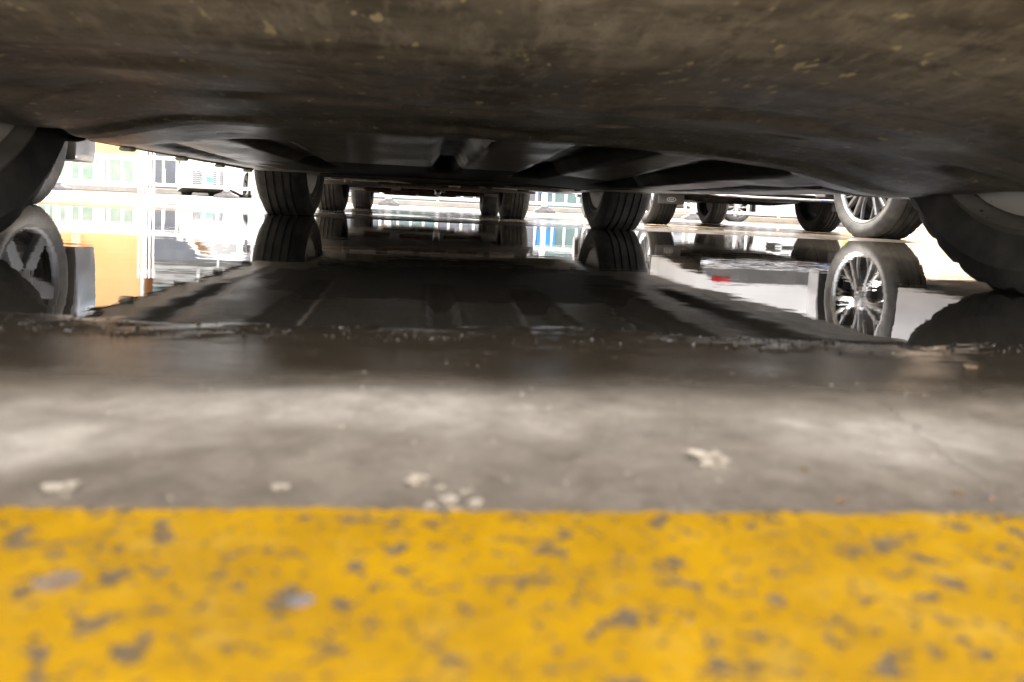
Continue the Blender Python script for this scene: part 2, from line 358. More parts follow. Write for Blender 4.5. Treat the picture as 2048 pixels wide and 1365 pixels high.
# worn parking-bay lines farther out
wl = mat('worn_bay_paint', (.5, .27, .06), .5, col2=(.2, .17, .14), nscale=25, namt=(.45, .62), coord='Object')
pm = MB()
def strip(a, b_, wd, z=.0085):
    a = Vector(a); b_ = Vector(b_); d = (b_-a); n = int(d.length/.12)+1; nn = Vector((-d.y, d.x)).normalized()*wd/2
    pm.grid([[(*(a+d*i/n+nn*s), max(z, ground_z(*(a+d*i/n))+.005)) for i in range(n+1)] for s in (1, 0, -1)])
strip((1.5, 5.1), (4.3, 4.75), .10); strip((-1.0, 10.2), (.8, 10.0), .12)
ln = pm.build('bay_line', wl, ang=180); tag(ln, kind='structure')

# ------------------------------------------------------------------ wheels
def tyre_mesh(r, wd, rim, sipes=True, n=132):
    h = wd/2; tr = h-.022
    gx = [-.62, -.22, .22, .62]; gw = .0045; gd = .0075
    prof = [(-h+.012, rim-.004), (-h+.004, rim+.012), (-h-.004, lerp(rim, r, .35)), (-h-.006, lerp(rim, r, .55)), (-h+.003, r-.026), (-h+.012, r-.0115)]
    sh = len(prof)-1
    top = [(-tr, r-.004)]
    for q in gx:
        x = q*tr; top += [(x-gw-.001, r), (x-gw, r-gd), (x+gw, r-gd), (x+gw+.001, r)]
    top += [(tr, r-.004)]
    prof += top; prof += [(-a, b) for a, b in prof[:sh+1]][::-1]
    L = len(prof)
    def mod(k, j, q):
        if sipes and k % 4 == 0 and (j in (sh, sh+1, L-1-sh, L-2-sh)): return q-.006
        return q
    b = MB(); b.lathe(prof, n, 0, mod)
    fl = -(r-.009)
    vs = []
    for (x, y, z) in b.v:
        if z < fl:
            k = (fl-z); vs.append((x*(1+k*2.0), y, fl - (0 if z < fl else 0)))
        elif z < fl+.06: vs.append((x*(1+.10*((fl+.06-z)/.06)**2), y, z))
        else: vs.append((x, y, z))
    b.v = vs
    me = b.build('tyre', MT['tyre']); d = me.data; bpy.data.objects.remove(me); return d
def rim_mesh(rim, wd, style):
    b = MB(); h = wd/2; xo = h-.012
    # lip and outer barrel
    b.lathe([(xo-.02, rim-.016), (xo-.008, rim-.014), (xo, rim-.010), (xo+.006, rim-.004), (xo+.004, rim+.003), (xo-.01, rim+.002)], 72, 0)
    def spoke(a0, a1, w0, w1, r0, r1, x0, x1, th=.028, mi=0):
        prev = None; P = []
        for i in range(6):
            t = i/5; rr = lerp(r0, r1, t); a = lerp(a0, a1, t); ww = lerp(w0, w1, t)/2; x = lerp(x0, x1, t**.8)
            c = Vector((0, cos(a)*rr, sin(a)*rr)); s = Vector((0, -sin(a), cos(a)))
            P.append([c-s*ww+Vector((x-th, 0, 0)), c-s*ww+Vector((x-.004, 0, 0)), c-s*(ww-.004)+Vector((x, 0, 0)), c+s*(ww-.004)+Vector((x, 0, 0)), c+s*ww+Vector((x-.004, 0, 0)), c+s*ww+Vector((x-th, 0, 0))])
        b.grid(P, mi)
    xi = xo-.018
    if style == 'twin':
        for k in range(5):
            a = 2*pi*k/5+pi/2
            for s in (-1, 1):
                spoke(a+s*.14, a+s*.17, .021, .018, .045, rim-.02, xi+.004, xo-.004)
                spoke(a+s*.22, a+s*.44, .011, .010, .13, rim-.02, xi-.012, xo-.012, .02)
            spoke(a, a, .020, .016, .05, rim-.02, xi-.020, xo-.03, .015, 1)
    elif style == 'multi':
        for k in range(10):
            a = 2*pi*k/10
            spoke(a-.05, a-.02, .024, .020, .045, rim-.02, xi, xo-.004)
            spoke(a+.05, a+.15, .014, .014, .08, rim-.02, xi-.006, xo-.006, .02)
    elif style == 'five':
        for k in range(5):
            a = 2*pi*k/5+.3
            spoke(a, a, .075, .055, .045, rim-.02, xi, xo-.004)
    elif style == 'steel':
        b.lathe([(xi-.02, .05), (xi-.002, .09), (xi-.03, .13), (xi-.035, rim-.03)], 48, 0)
    b.lathe([(xi-.03, .075), (xi-.004, .07), (xi+.004, .055), (xi+.008, .034), (xi+.009, .0)], 40, 0)
    for k in range(5):
        a = 2*pi*k/5+.6; b.lathe([(xi, .008), (xi+.008, .008), (xi+.009, 0)], 8, 1, c=(0, cos(a)*.055, sin(a)*.055))
    o = b.build('rim', [MT['alloy_grey'] if style == 'five' else MT['alloy'], MT['wheel_inner']]); d = o.data; bpy.data.objects.remove(o); return d
def barrel_mesh(rim, wd, inner='plain'):
    b = MB(); h = wd/2
    b.lathe([(-h+.008, rim+.004), (-h+.004, rim-.003), (-h+.012, rim-.010), (-h+.03, rim-.02), (-h*.2, rim-.03), (h-.06, rim-.03)], 72, 0)
    # brake disc and hub seen through the spokes
    b.lathe([(h*.15, .05), (h*.15, rim*.70), (h*.15-.02, rim*.70), (h*.15-.02, .05)], 48, 1)
    b.lathe([(h-.05, .0), (h-.05, .07), (-h*.1, .07), (-h*.1, 0)], 32, 1)
    if inner == 'shield':
        b.lathe([(-h+.020, 0), (-h+.016, .05), (-h+.022, .075), (-h+.020, .14), (-h+.012, rim-.035), (-h+.018, rim-.020), (-h+.03, rim-.018)], 72, 2)
    else:
        b.lathe([(-h*.25, .05), (-h*.25, rim*.74), (-h*.25+.03, rim*.76), (-h*.25+.05, rim*.76)], 48, 3)
    o = b.build('wheel', [MT['wheel_inner'] if inner != 'shield' else MT['steel_grey'], MT['under'], MT['shield'], MT['under']]); d = o.data; bpy.data.objects.remove(o); return d
_wc = {}
def add_wheel(parent, x, y, r, wd, rim, style, inner, tyre_mat=None, right=True, emblem=False):
    key = (r, wd, rim, style, inner)
    if key not in _wc: _wc[key] = (tyre_mesh(r, wd, rim), rim_mesh(rim, wd, style), barrel_mesh(rim, wd, inner))
    T, Rm, B = _wc[key]
    o = link(bpy.data.objects.new('wheel', B), parent); o.location = (x, y, r-.009); o.rotation_euler = (0, 0, 0 if right else pi)
    t = link(bpy.data.objects.new('tyre', T), o); q = link(bpy.data.objects.new('rim', Rm), o)
    if tyre_mat:
        t.data = T if not tyre_mat else t.data
        t.material_slots[0].link = 'OBJECT'; t.material_slots[0].material = tyre_mat
    if emblem:
        e = MB(); xo = wd/2-.012-.018+.010
        e.lathe([(xo-.004, .028), (xo+.003, .028), (xo+.003, .023), (xo-.004, .023)], 32)
        e.box((xo+.001, -.009, 0), (.005, .005, .030)); e.box((xo+.001, .009, 0), (.005, .005, .030)); e.box((xo+.001, 0, 0), (.005, .014, .005))
        e.build('hub_emblem', MT['chrome'], o)
    return o

# ------------------------------------------------------------------ car builder
def make_car(name, label, loc, heading, paint, L=4.2, W=1.76, H=1.48, wb=2.6, fo=.85, r=.32, twd=.205, rim=.215, track=None, zb=.19, style='multi', inner='plain',
             kind='hatch', tyre=None, plate='plate_blue', rear_axle=True, flaps=False, custom_under=False, group='cars parked in the lot', emblem=False, under='under', nudge=None):
    T = empty(name, loc, heading, label=label, cat='car', group=group)
    ro = L-fo-wb; yf = wb/2+fo; yr = -wb/2-ro; hw = W/2; Ra = r+.055; track = track or W-.02-twd-.03
    ztk = {'hatch': [(yr, .95), (yr+.05, 1.02), (yr+.32, H-.05), (yr+.75, H), (.25, H), (.55, H-.06), (1.15, .98), (1.35, .96), (yf-.35, .84), (yf-.08, .72), (yf, .60)],
           'suv': [(yr, 1.0), (yr+.05, 1.08), (yr+.3, H-.04), (yr+.75, H), (.3, H), (.55, H-.06), (1.05, 1.10), (1.25, 1.07), (yf-.35, .95), (yf-.08, .82), (yf, .68)],
           'sedan': [(yr, .80), (yr+.05, .92), (yr+.45, 1.0), (yr+1.0, H-.05), (yr+1.5, H), (.2, H), (.5, H-.06), (1.05, .95), (1.25, .92), (yf-.35, .82), (yf-.08, .70), (yf, .56)]}[kind]
    wfk = [(0, .70), (.03, .80), (.09, .89), (.22, .965), (.5, 1.)]
    S = set()
    y = yr
    while y < yf: S.add(round(y, 4)); y += .07
    S.add(round(yf, 4))
    for d in (.03, .09, .15, .22): S.add(round(yr+d, 4)); S.add(round(yf-d, 4))
    for wy in (-wb/2, wb/2):
        for k in range(19): S.add(round(wy+Ra*cos(pi*k/18), 4))
        S.add(round(wy+Ra+.002, 4)); S.add(round(wy-Ra-.002, 4))
    st = sorted(S)
    def sec(y):
        e = min(yf-y, y-yr); wf = interp(wfk, e); w_ = hw*wf
        zt = interp(ztk, y); z_b = zb + .10*max(0, 1-e/.22)**2
        zs = min(interp([(yr, .86), (-.5, .92), (.8, .90), (yf-.4, .76), (yf, .55)], y) + (.08 if kind == 'suv' else 0), zt-.03)
        za = z_b
        for wy in (-wb/2, wb/2):
            if abs(y-wy) <= Ra: za = max(za, r-.01+sqrt(max(0, Ra*Ra-(y-wy)**2)))
        cab = float(sst(zs+.08, H-.1, zt)); wr = w_*lerp(.90, .74, cab)
        xi = min(hw-.29, w_*.72)
        u = [(0, z_b+.03), (xi*.9, z_b+.015), (xi, z_b), (xi, za+.002 if za > z_b else z_b+.002), (w_-.02, za+.002)]
        lo = za+.004
        s = [(w_-.006, lo), (w_, max(.26, lo+.015)), (w_+.004, max(.46, lo+.03)), (w_-.003, max(.64, lo+.045)), (w_*.965, max(zs, lo+.06)), (wr, max(zt-.045, max(zs, lo+.06)+.01)), (wr*.86, max(zt, lo+.08)), (0, max(zt, lo+.08)+.018)]
        return u, s
    secs = [(y, *sec(y)) for y in st]
    b = MB()
    rows = [[(x, y, z) for x, z in s]+[(-x, y, z) for x, z in s[::-1][1:]] for y, u, s in secs]
    b.grid(rows, 0, flip=False)
    for idx, rev in ((0, False), (-1, True)):
        y, u, s = secs[idx]; ring = [(x, y, z) for x, z in s]+[(-x, y, z) for x, z in s[::-1][1:]]+[(-x, y, z) for x, z in u[::-1]]+[(x, y, z) for x, z in u[1:]]
        b.add(ring, [tuple(range(len(ring)))[::(-1 if rev else 1)]])
    b.build('body', paint, T, ang=30)
    ub = MB()
    rows = [[(x, y, z) for x, z in u+[s[0]]][::-1][:-1]+[(-x, y, z) for x, z in u+[s[0]]] for y, u, s in secs]
    ub.grid(rows, 0)
    ub.build('floor' if custom_under else 'underbody', MT[under], T, ang=30)
    def sidept(y, t, sd):
        u, s = sec(y); a, c = s[4], s[5]; x = lerp(a[0], c[0], t)+.004; return (sd*x, y, lerp(a[1], c[1], t))
    if kind == 'sedan': wins = [(-.85, .0), (.06, .82)]
    else: wins = [(yr+.55, -.62), (-.56, .08), (.14, .85)]
    for sd in (-1, 1):
        for (a, c) in wins:
            g_ = MB(); ny = 7; ys_ = [lerp(a, c, i/ny) for i in range(ny+1)]
            g_.grid([[sidept(yy, t, sd) for yy in ys_] for t in (.10, .4, .7, .92)], 0); g_.build('window', MT['glass'], T)
        m_ = MB(); m_.box((sd*(hw+.06), .92, .98), (.17, .11, .12), ch=.03); m_.build('mirror', paint, T)
        for hy in ((-.35, .45) if wb > 2.3 else (.2,)):
            m_ = MB(); m_.box((sd*(hw+.012), hy, .80), (.02, .17, .022), ch=.006); m_.build('door_handle', MT['chrome'] if kind == 'suv' else paint, T)
    def topglass(nm, a, c, wf=.9):
        g_ = MB(); R_ = []
        for i in range(9):
            y = lerp(a, c, i/8); u, s = sec(y); p7, p8, p9 = s[5], s[6], s[7]
            R_.append([(f*q[0]*wf, y, q[1]+.006) for f, q in ((-1, p7), (-1, p8), (0, p9), (1, p8), (1, p7))])
        g_.grid(R_, 0); g_.build(nm, MT['glass'], T)
    topglass('windshield', .60, 1.12)
    if kind == 'sedan': topglass('rear_window', yr+.5, yr+1.0)
    else: topglass('rear_window', yr+.07, yr+.30)
    # lamps, plate, grille, bumper insert on the flat end faces
    for sd in (-1, 1):
        m_ = MB(); m_.box((sd*hw*.60, yf-.035, .60 if kind != 'suv' else .68), (.30, .10, .11), ch=.03, R=None); m_.build('headlight', MT['head_lens'], T)
        m_ = MB(); m_.box((sd*hw*.62, yr+.035, .80), (.26, .10, .15), ch=.03); m_.build('tail_light', MT['red_lens'], T)
    m_ = MB(); m_.box((0, yr-.004, .86 if kind != 'sedan' else .66), (.44, .012, .14), ch=.004); m_.build('licence_plate', MT[plate], T)
    # front grille
    m_ = MB(); m_.box((0, yf-.004, .40), (.80, .016, .22), 0, ch=.005)
    for k in range(6): m_.box((0, yf+.006, .31+.036*k), (.74, .01, .010), 1)
    m_.build('grille', [MT['black_plastic'], MT['chrome']], T)
    m_ = MB(); m_.box((0, yf+.014, .38), (.40, .010, .12), ch=.003); m_.build('licence_plate', MT[plate], T)
    for sx, sy in ((-1, 1), (1, 1), (-1, -1), (1, -1)):
        dx_, dy_ = (nudge if nudge and sx > 0 and sy > 0 else (0, 0))
        add_wheel(T, sx*track/2+dx_, sy*wb/2+dy_, r, twd, rim, style, inner, tyre, sx > 0, emblem)
    if rear_axle:
        a = MB(); zr = r-.02; tk = track/2-twd/2-.01
        a.tube([(-tk, -wb/2, zr), (-tk*.8, -wb/2+.02, zr-.02), (-.3, -wb/2+.05, zr-.045), (.3, -wb/2+.05, zr-.045), (tk*.8, -wb/2+.02, zr-.02), (tk, -wb/2, zr)], .045, 12)
        for sd in (-1, 1): a.tube([(sd*tk*.75, -wb/2, zr-.02), (sd*tk*.7, -wb/2+.45, zr)], .03, 8); a.tube([(sd*tk*.72, -wb/2-.02, zr-.03), (sd*tk*.66, -wb/2-.06, zr+.3)], .035, 10)
        a.build('axle_beam', MT['under'], T)
        e = MB(); e.lathe([(-.24, .0), (-.24, .075), (-.225, .085), (.225, .085), (.24, .075), (.24, 0)], 28, c=(.12, yr+.42, zb+.06)); e.build('muffler', MT['foil'], T)
        e = MB(); e.tube([(.3, yr+.40, zb+.05), (.42, yr+.34, zb+.03), (.46, yr+.2, zb+.02), (.46, yr+.05, zb+.01)], .03, 14, cap=False)
        e.tube([(-.05, yr+.42, zb+.05), (-.12, -wb/2+.3, zb+.04), (-.1, 0, zb-.0), (-.1, wb/2-.3, zb+.02)], .028, 12, cap=False); e.build('exhaust_pipe', MT['pipe'], T)
        s_ = MB(); s_.grid([[(x, y, zb+.02+.012*sin(x*22)+.01*sin(y*31)) for x in np.linspace(-.5, .05, 14)] for y in np.linspace(yr+.2, yr+.75, 12)], 0); s_.build('heat_shield', MT['foil'], T)
    T['wb'] = wb
    return T, dict(yf=yf, yr=yr, hw=hw, zb=zb, sec=sec, track=track, wb=wb, r=r)

# ------------------------------------------------------------------ car 1: seen from under its nose
CX1, YF1, YR1 = .10, .86, 3.43
car1, p1 = make_car('hatchback_car', 'car parked over the puddle, its dirty underside filling the top of the view', (CX1, (YF1+YR1)/2, 0), pi, MT['grey_paint'], L=3.94, W=1.74, H=1.5, wb=2.57, fo=.54,
                    nudge=(-.008, -.035), r=.33, twd=.200, rim=.242, track=1.48, zb=.205, style='multi', inner='shield', custom_under=True, rear_axle=False)
c1y = (YF1+YR1)/2
def to_c1(x, y, z): return (-(x-CX1), -(y-c1y), z)
channels = [  # x0,y0,x1,y1,width0,width1,depth   (recesses pressed into the floor behind the undertray)
    (.040, 1.07, .022, 2.3, .062, .055, .09), (.262, 1.07, .28, 2.3, .105, .07, .09), (.47, 1.08, .54, 2.35, .12, .06, .09),
    (.665, 1.12, .73, 2.3, .11, .045, .07), (-.30, 1.30, -.335, 2.4, .085, .05, .05), (-.50, .98, -.59, 2.2, .055, .035, .05), (-.70, 1.4, -.76, 2.3, .06, .05, .05)]
def under_h(X, Y):
    z = .174 - .030*sst(.22, .72, X)*(1-.55*sst(1.5, 3.2, Y)) + .006*sst(1.4, 3.0, Y)
    z -= (.020+.010*(X < CX1))*sst(.40, .58, np.abs(X-CX1))*sst(.45, .60, Y)*(1-sst(1.15, 1.45, Y))
    z += .034*(1-sst(.30, .52, Y))                       # nose curls up
    z += .0045*np.sin(X*9+Y*5)*np.sin(Y*11-X*4)*(1-sst(.9, 1.1, Y))
    z += .006*sst(.68, .80, Y-.10*(X-.1)+.02*np.sin(X*14))*(1-sst(.98, 1.02, Y))   # shallow step behind the front lip
    # pockets
    for (cx, cy, rx, ry, d) in ((.208, .85, .018, .012, .02), (.388, .81, .02, .011, .02), (.62, .78, .05, .03, .010), (-.25, .60, .10, .035, .005), (.33, .66, .13, .03, .005), (-.43, .72, .06, .035, .008), (-.05, .78, .16, .02, .005)):
        z += d*np.exp(-(((X-cx)/rx)**4+((Y-cy)/ry)**4))
    z += chan_h(X, Y)
    z += .045*sst(3.02, 3.10, Y)*(1-sst(3.72, 3.80, Y))*(1-sst(.50, .56, np.abs(X-CX1)))   # rear axle recess
    z += .020*sst(3.95, 4.15, Y)
    edge = np.abs(X-CX1); z += .05*sst(.80, .85, edge)
    z -= .005*np.exp(-((edge-.70)/.02)**2)*sst(1.3, 1.4, Y)*(1-sst(2.9, 3.0, Y))
    return z
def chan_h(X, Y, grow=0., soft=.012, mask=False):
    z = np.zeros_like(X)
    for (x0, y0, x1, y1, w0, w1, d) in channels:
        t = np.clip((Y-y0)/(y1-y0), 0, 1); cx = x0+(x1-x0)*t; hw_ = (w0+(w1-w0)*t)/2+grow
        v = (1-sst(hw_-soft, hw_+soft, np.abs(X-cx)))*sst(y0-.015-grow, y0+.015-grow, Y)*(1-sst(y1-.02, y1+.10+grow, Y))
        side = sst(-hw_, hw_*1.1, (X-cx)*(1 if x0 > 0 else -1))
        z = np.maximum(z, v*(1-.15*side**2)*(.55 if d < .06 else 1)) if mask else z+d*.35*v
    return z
def tray_part(name, y0, y1, mt, dx=.0075, dy=.008):
    X = np.arange(CX1-.85, CX1+.8501, dx); Y = np.arange(y0, y1+1e-6, dy)
    XX, YY = np.meshgrid(X, Y); Z = under_h(XX, YY)
    nx, ny = len(X), len(Y); b = MB()
    b.v = [to_c1(float(XX[j, i]), float(YY[j, i]), float(Z[j, i])) for j in range(ny) for i in range(nx)]
    def hole(x, y):
        e = abs(x-CX1)
        return (e > .605 and (abs(y-YF1) < .375 or abs(y-YR1) < .375)) or e > .56+.26*min(1, max(0, (y-.32)/.16)) and y < .49
    for j in range(ny-1):
        for i in range(nx-1):
            if hole(X[i]+dx/2, Y[j]+dy/2): continue
            b.f.append((j*nx+i, j*nx+i+1, (j+1)*nx+i+1, (j+1)*nx+i))
    b.m = [0]*len(b.f); o = b.build(name, mt, car1, ang=50)
    at = o.data.attributes.new('recess', 'FLOAT', 'POINT'); at.data.foreach_set('value', np.clip(chan_h(XX, YY, .024, .009, True).ravel(), 0, 1).astype(np.float32))  # mask for the painted recess shade, a little wider than the recesses
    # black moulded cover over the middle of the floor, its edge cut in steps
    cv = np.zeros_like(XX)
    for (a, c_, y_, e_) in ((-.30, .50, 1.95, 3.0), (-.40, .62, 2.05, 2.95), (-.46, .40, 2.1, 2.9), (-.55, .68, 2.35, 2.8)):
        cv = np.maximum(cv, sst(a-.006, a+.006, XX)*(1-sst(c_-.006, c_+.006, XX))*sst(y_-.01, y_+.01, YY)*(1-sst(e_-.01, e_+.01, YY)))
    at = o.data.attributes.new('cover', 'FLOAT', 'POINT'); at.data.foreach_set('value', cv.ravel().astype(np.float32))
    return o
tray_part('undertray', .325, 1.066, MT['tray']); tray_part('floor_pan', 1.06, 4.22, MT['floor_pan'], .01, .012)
# fasteners, mounting boss, brackets, axle and rear hardware of the overhead car
def c1bolt(x, y, z=.176, r=.011):
    b = MB(); b.lathe([(.004, r*1.7), (-.002, r*1.7), (-.003, r), (-.009, r*.95), (-.010, 0)], 12, ax='z', c=to_c1(x, y, z)); return b.build('bolt', MT['rust'], car1)
for x, y in (): c1bolt(x, y, float(under_h(np.array([x]), np.array([y]))[0]), .007)
b = MB(); b.lathe([(.02, .06), (-.002, .055), (-.012, .035), (-.026, .030), (-.034, .02), (-.036, 0)], 16, ax='z', c=to_c1(.72, 1.36, .178))
for k in range(6): a = k*pi/3; b.box(to_c1(.72+.045*cos(a), 1.36+.045*sin(a), .170), (.018, .018, .012), R=None, ch=.003)
b.build('mounting_boss', MT['rust'], car1)
for sd in (-1, 1):
    b = MB(); b.tube([to_c1(CX1+sd*.34, 1.2, .205), to_c1(CX1+sd*.52, .98, .20), to_c1(CX1+sd*.62, .88, .20)], [.02, .024, .03], 10); b.build('control_arm', MT['rust'], car1)
    b = MB(); yy = [1.25+.12*i for i in range(15)]
    b.box(to_c1(CX1+sd*.79, 2.1, .186), (.012, 1.62, .026), ch=.003)
    b.build('sill_seam', MT['under'], car1)
    for k in range(5): b = MB(); b.box(to_c1(CX1+sd*.79, 1.4+.36*k, .170), (.028, .03, .010), ch=.003); b.build('jacking_tab', MT['shield'], car1)
b = MB(); b.tube([to_c1(CX1-.62, YR1, .30), to_c1(CX1-.5, YR1-.05, .235), to_c1(CX1-.2, YR1-.08, .205), to_c1(CX1+.2, YR1-.08, .205), to_c1(CX1+.5, YR1-.05, .235), to_c1(CX1+.62, YR1, .30)], .04, 12)
b.build('axle_beam', MT['under'], car1)
b = MB(); b.lathe([(-.26, .0), (-.26, .06), (-.245, .07), (.245, .07), (.26, .06), (.26, 0)], 28, c=to_c1(CX1-.12, 3.98, .225)); b.build('muffler', MT['rust'], car1)
for k in range(7): b = MB(); b.box(to_c1(CX1-.54+.18*k, 3.86, .176), (.06 if k % 2 else .035, .03, .02), ch=.004); b.build('bracket', MT['pipe'] if k % 3 == 0 else MT['under'], car1)
b = MB(); b.box(to_c1(CX1, 3.90, .186), (1.2, .05, .012), ch=.004); b.build('cross_member', MT['under'], car1)
b = MB(); b.box(to_c1(CX1, 3.0, .174), (1.1, .07, .016), ch=.005); b.build('cross_member', MT['under'], car1)
for k in range(8):
    b = MB(); b.box(to_c1(CX1-.49+.14*k, 3.045, .168), (.05 if k in (0, 1, 5, 6) else .028, .03, .014), ch=.004); b.build('clip', MT['pipe'] if k in (0, 1, 5, 6) else MT['black_plastic'], car1)

# ------------------------------------------------------------------ other cars
car2, p2 = make_car('compact_car', 'small dark car parked behind the overhead car, showing four narrow treads', (-.075, 5.3+1.1, 0), pi, MT['dark_paint'], L=3.6, W=1.54, H=1.5, wb=2.22, fo=.68, r=.285, twd=.175, rim=.19, track=1.27, zb=.175, style='steel', tyre=None)
for x, y, dx, dy in ((-.3, .75, .3, .1), (.05, .9, .25, .12), (.35, .7, .2, .15), (-.1, -.6, .35, .12), (.25, -.75, .3, .2)):
    b = MB(); b.box((x, y, .165), (dx, dy, .035), ch=.01); b.build('skid_bracket', MT['rust'], car2)
car3, p3 = make_car('white_hatchback', 'white hatchback with grey bumper insert and oval-marked mud flaps, seen from behind', (2.61, 6.15+1.26, 0), 0, MT['white_paint'], L=4.1, W=1.74, H=1.46, wb=2.52, fo=.82, r=.31, twd=.195, rim=.21, track=1.46, zb=.25, style='multi', inner='plain', tyre=MT['tyre_mid'])
car4, p4 = make_car('silver_suv', 'silver sport utility car at the right with large twin-spoke alloy wheels', (2.61+.80, 4.12-1.38, 0), 0, MT['silver_paint'], L=4.62, W=1.86, H=1.68, wb=2.76, fo=.80, r=.372, twd=.225, rim=.275, track=1.60, zb=.24, style='twin', inner='plain', kind='suv', tyre=MT['tyre'], emblem=True)
car5, p5 = make_car('grey_hatchback', 'grey car beyond the near left tyre, its alloy wheel mirrored in the puddle', (-1.705-.80, 3.2-1.40, 0), 0, MT['grey_paint'], L=4.85, W=1.76, H=1.58, wb=2.8, fo=.86, r=.33, twd=.205, rim=.235, track=1.56, zb=.20, style='five', kind='hatch', tyre=MT['tyre'])
car6, p6 = make_car('silver_sedan', 'silver saloon parked sideways beyond the white railing on the right', (7.55, 15.6, 0), -pi/2, MT['silver_paint'], L=4.5, W=1.78, H=1.45, wb=2.65, fo=.85, r=.32, rim=.225, zb=.19, style='multi', kind='sedan')
car7, p7 = make_car('white_electric_car', 'small white car with dark mesh grille and green plate behind the railing', (-5.15, 17.6+1.6, 0), pi, MT['white_paint'], L=3.3, W=1.5, H=1.5, wb=2.1, fo=.6, r=.28, twd=.175, rim=.19, zb=.08, style='steel', plate='plate_green')

# extra parts on the white hatchback
yr = p3['yr']; hw = p3['hw']
def end_panel(name, pts, mt, dy, parent=car3, th=.02):
    # polygon (x,z) on the rear face, thickness towards the viewer
    n = len(pts); b = MB()
    b.add([(x, yr-dy, z) for x, z in pts]+[(x, yr-dy+th, z) for x, z in pts], [tuple(range(n)), tuple(range(2*n-1, n-1, -1))]+[(i, i+n, (i+1) % n+n, (i+1) % n) for i in range(n)])
    return b.build(name, mt, parent, smooth=False)
end_panel('bumper_insert', [(-.60, .285), (.60, .285), (.55, .36), (.47, .415), (-.47, .415), (-.55, .36)], mat('grey_bumper_plastic', (.10, .098, .095), .4, col2=(.14, .135, .13), nscale=8), .012)
b = MB(); b.tube([(-.60, yr-.01, .262), (-.5, yr-.03, .247), (-.2, yr-.04, .242), (.2, yr-.04, .242), (.5, yr-.03, .247), (.60, yr-.01, .262)], .011, 10); b.build('bumper_trim', MT['chrome'], car3)
b = MB(); b.tube([(-.60, yr-.01, .262), (-.5, yr-.025, .281), (.5, yr-.025, .281), (.60, yr-.01, .262)], .007, 8); b.build('bumper_trim', MT['chrome'], car3)
for sd in (-1, 1):
    b = MB(); b.box((sd*.43, yr-.022, .392), (.15, .02, .035), ch=.008); b.build('reflector', MT['red_lens'], car3)
MT['flap'] = mat('mud_flap_rubber', (.085, .082, .078), .6, col2=(.14, .13, .12), nscale=10)
MT['mark'] = mat('pale_mark', (.75, .74, .70), .5)
def text_mesh(s, size):
    cu = bpy.data.curves.new('t', 'FONT'); cu.body = s; cu.size = size; cu.align_x = 'CENTER'; cu.align_y = 'CENTER'; cu.extrude = .001
    o = bpy.data.objects.new('t', cu); COL.objects.link(o)
    me = bpy.data.meshes.new_from_object(o.evaluated_get(bpy.context.evaluated_depsgraph_get()))
    bpy.data.objects.remove(o); return me
for sd in (-1, 1):
    fx = sd*(p3['track']/2+.0); fy = -p3['wb']/2-p3['r']-.07
    b = MB(); b.box((fx, fy, .242), (.215, .014, .15), ch=.006); fl = b.build('mud_flap', MT['flap'], car3)
    ov = MB(); n = 32; cz = .205
    for a, c, dd in ((.038, .019, .0), ):
        ring = [[(fx+(a-k)*cos(2*pi*i/n), fy-.0095-dy_, cz+(c-k)*sin(2*pi*i/n)) for i in range(n+1)] for k, dy_ in ((0, 0), (0, .002), (.004, .002), (.004, 0))]
        ov.grid(ring)
    ov.build('logo_ring', MT['mark'], fl)
    me = text_mesh('KIA', .028); me.materials.clear(); me.materials.append(MT['mark'])
    t = link(bpy.data.objects.new('lettering', me), fl); t.location = (fx, fy-.0095, cz); t.rotation_euler = (pi/2, 0, 0)
# mesh grille halves, side vents and plate on the little electric car
for sd in (-1, 1):
    b = MB(); yf = p7['yf']
    b.box((sd*.24, yf+.012, .40), (.20, .016, .34), 0, ch=.005)
    for k in range(7):
        for q in (-1, 1): b.tube([(sd*.24+q*.09, yf+.022, .26+.045*k), (sd*.24+q*.03, yf+.022, .26+.045*k), (sd*.24, yf+.022, .28+.045*k)], .006, 5, 1)
    b.build('mesh_grille', [mat('grille_mesh', (.16, .16, .18), .5), MT['white_paint']], car7)
    b = MB(); b.add([(sd*.66, yf-.13+.02, .52), (sd*.70, yf-.13, .22), (sd*.60, yf-.06, .24), (sd*.66, yf-.10, .52), (sd*.66, yf-.2, .52), (sd*.70, yf-.2, .22)], [(0, 1, 2), (0, 2, 3), (0, 4, 5, 1)]); b.build('side_vent', MT['black_plastic'], car7)

# ------------------------------------------------------------------ white railing
FY = 13.4
def fence_z(x): return max(0, ground_z(x, FY))
def make_post(x, label):
    T = empty('fence_post', (x, FY, fence_z(x)), 0, label=label, cat='fence post', group='posts of the white railing')
    b = MB(); b.box((0, 0, .44), (.085, .085, .70), ch=.008); b.box((0, 0, .80), (.10, .10, .03), ch=.008); b.build('shaft', MT['fence'], T)
    b = MB(); P = [(.19, 0), (.18, .05), (.07, .10), (.06, .125)]
    vs = []; fs = []
    for a, z in P: vs += [(-a, -a*.7, z), (a, -a*.7, z), (a, a*.7, z), (-a, a*.7, z)]
    for i in range(3):
        for k in range(4): fs.append((i*4+k, i*4+(k+1) % 4, i*4+4+(k+1) % 4, i*4+4+k))
    fs.append((12, 13, 14, 15)); b.add(vs, fs); b.build('foot', MT['concrete_foot'], T); return T
P0 = -.8; SP = 2.8
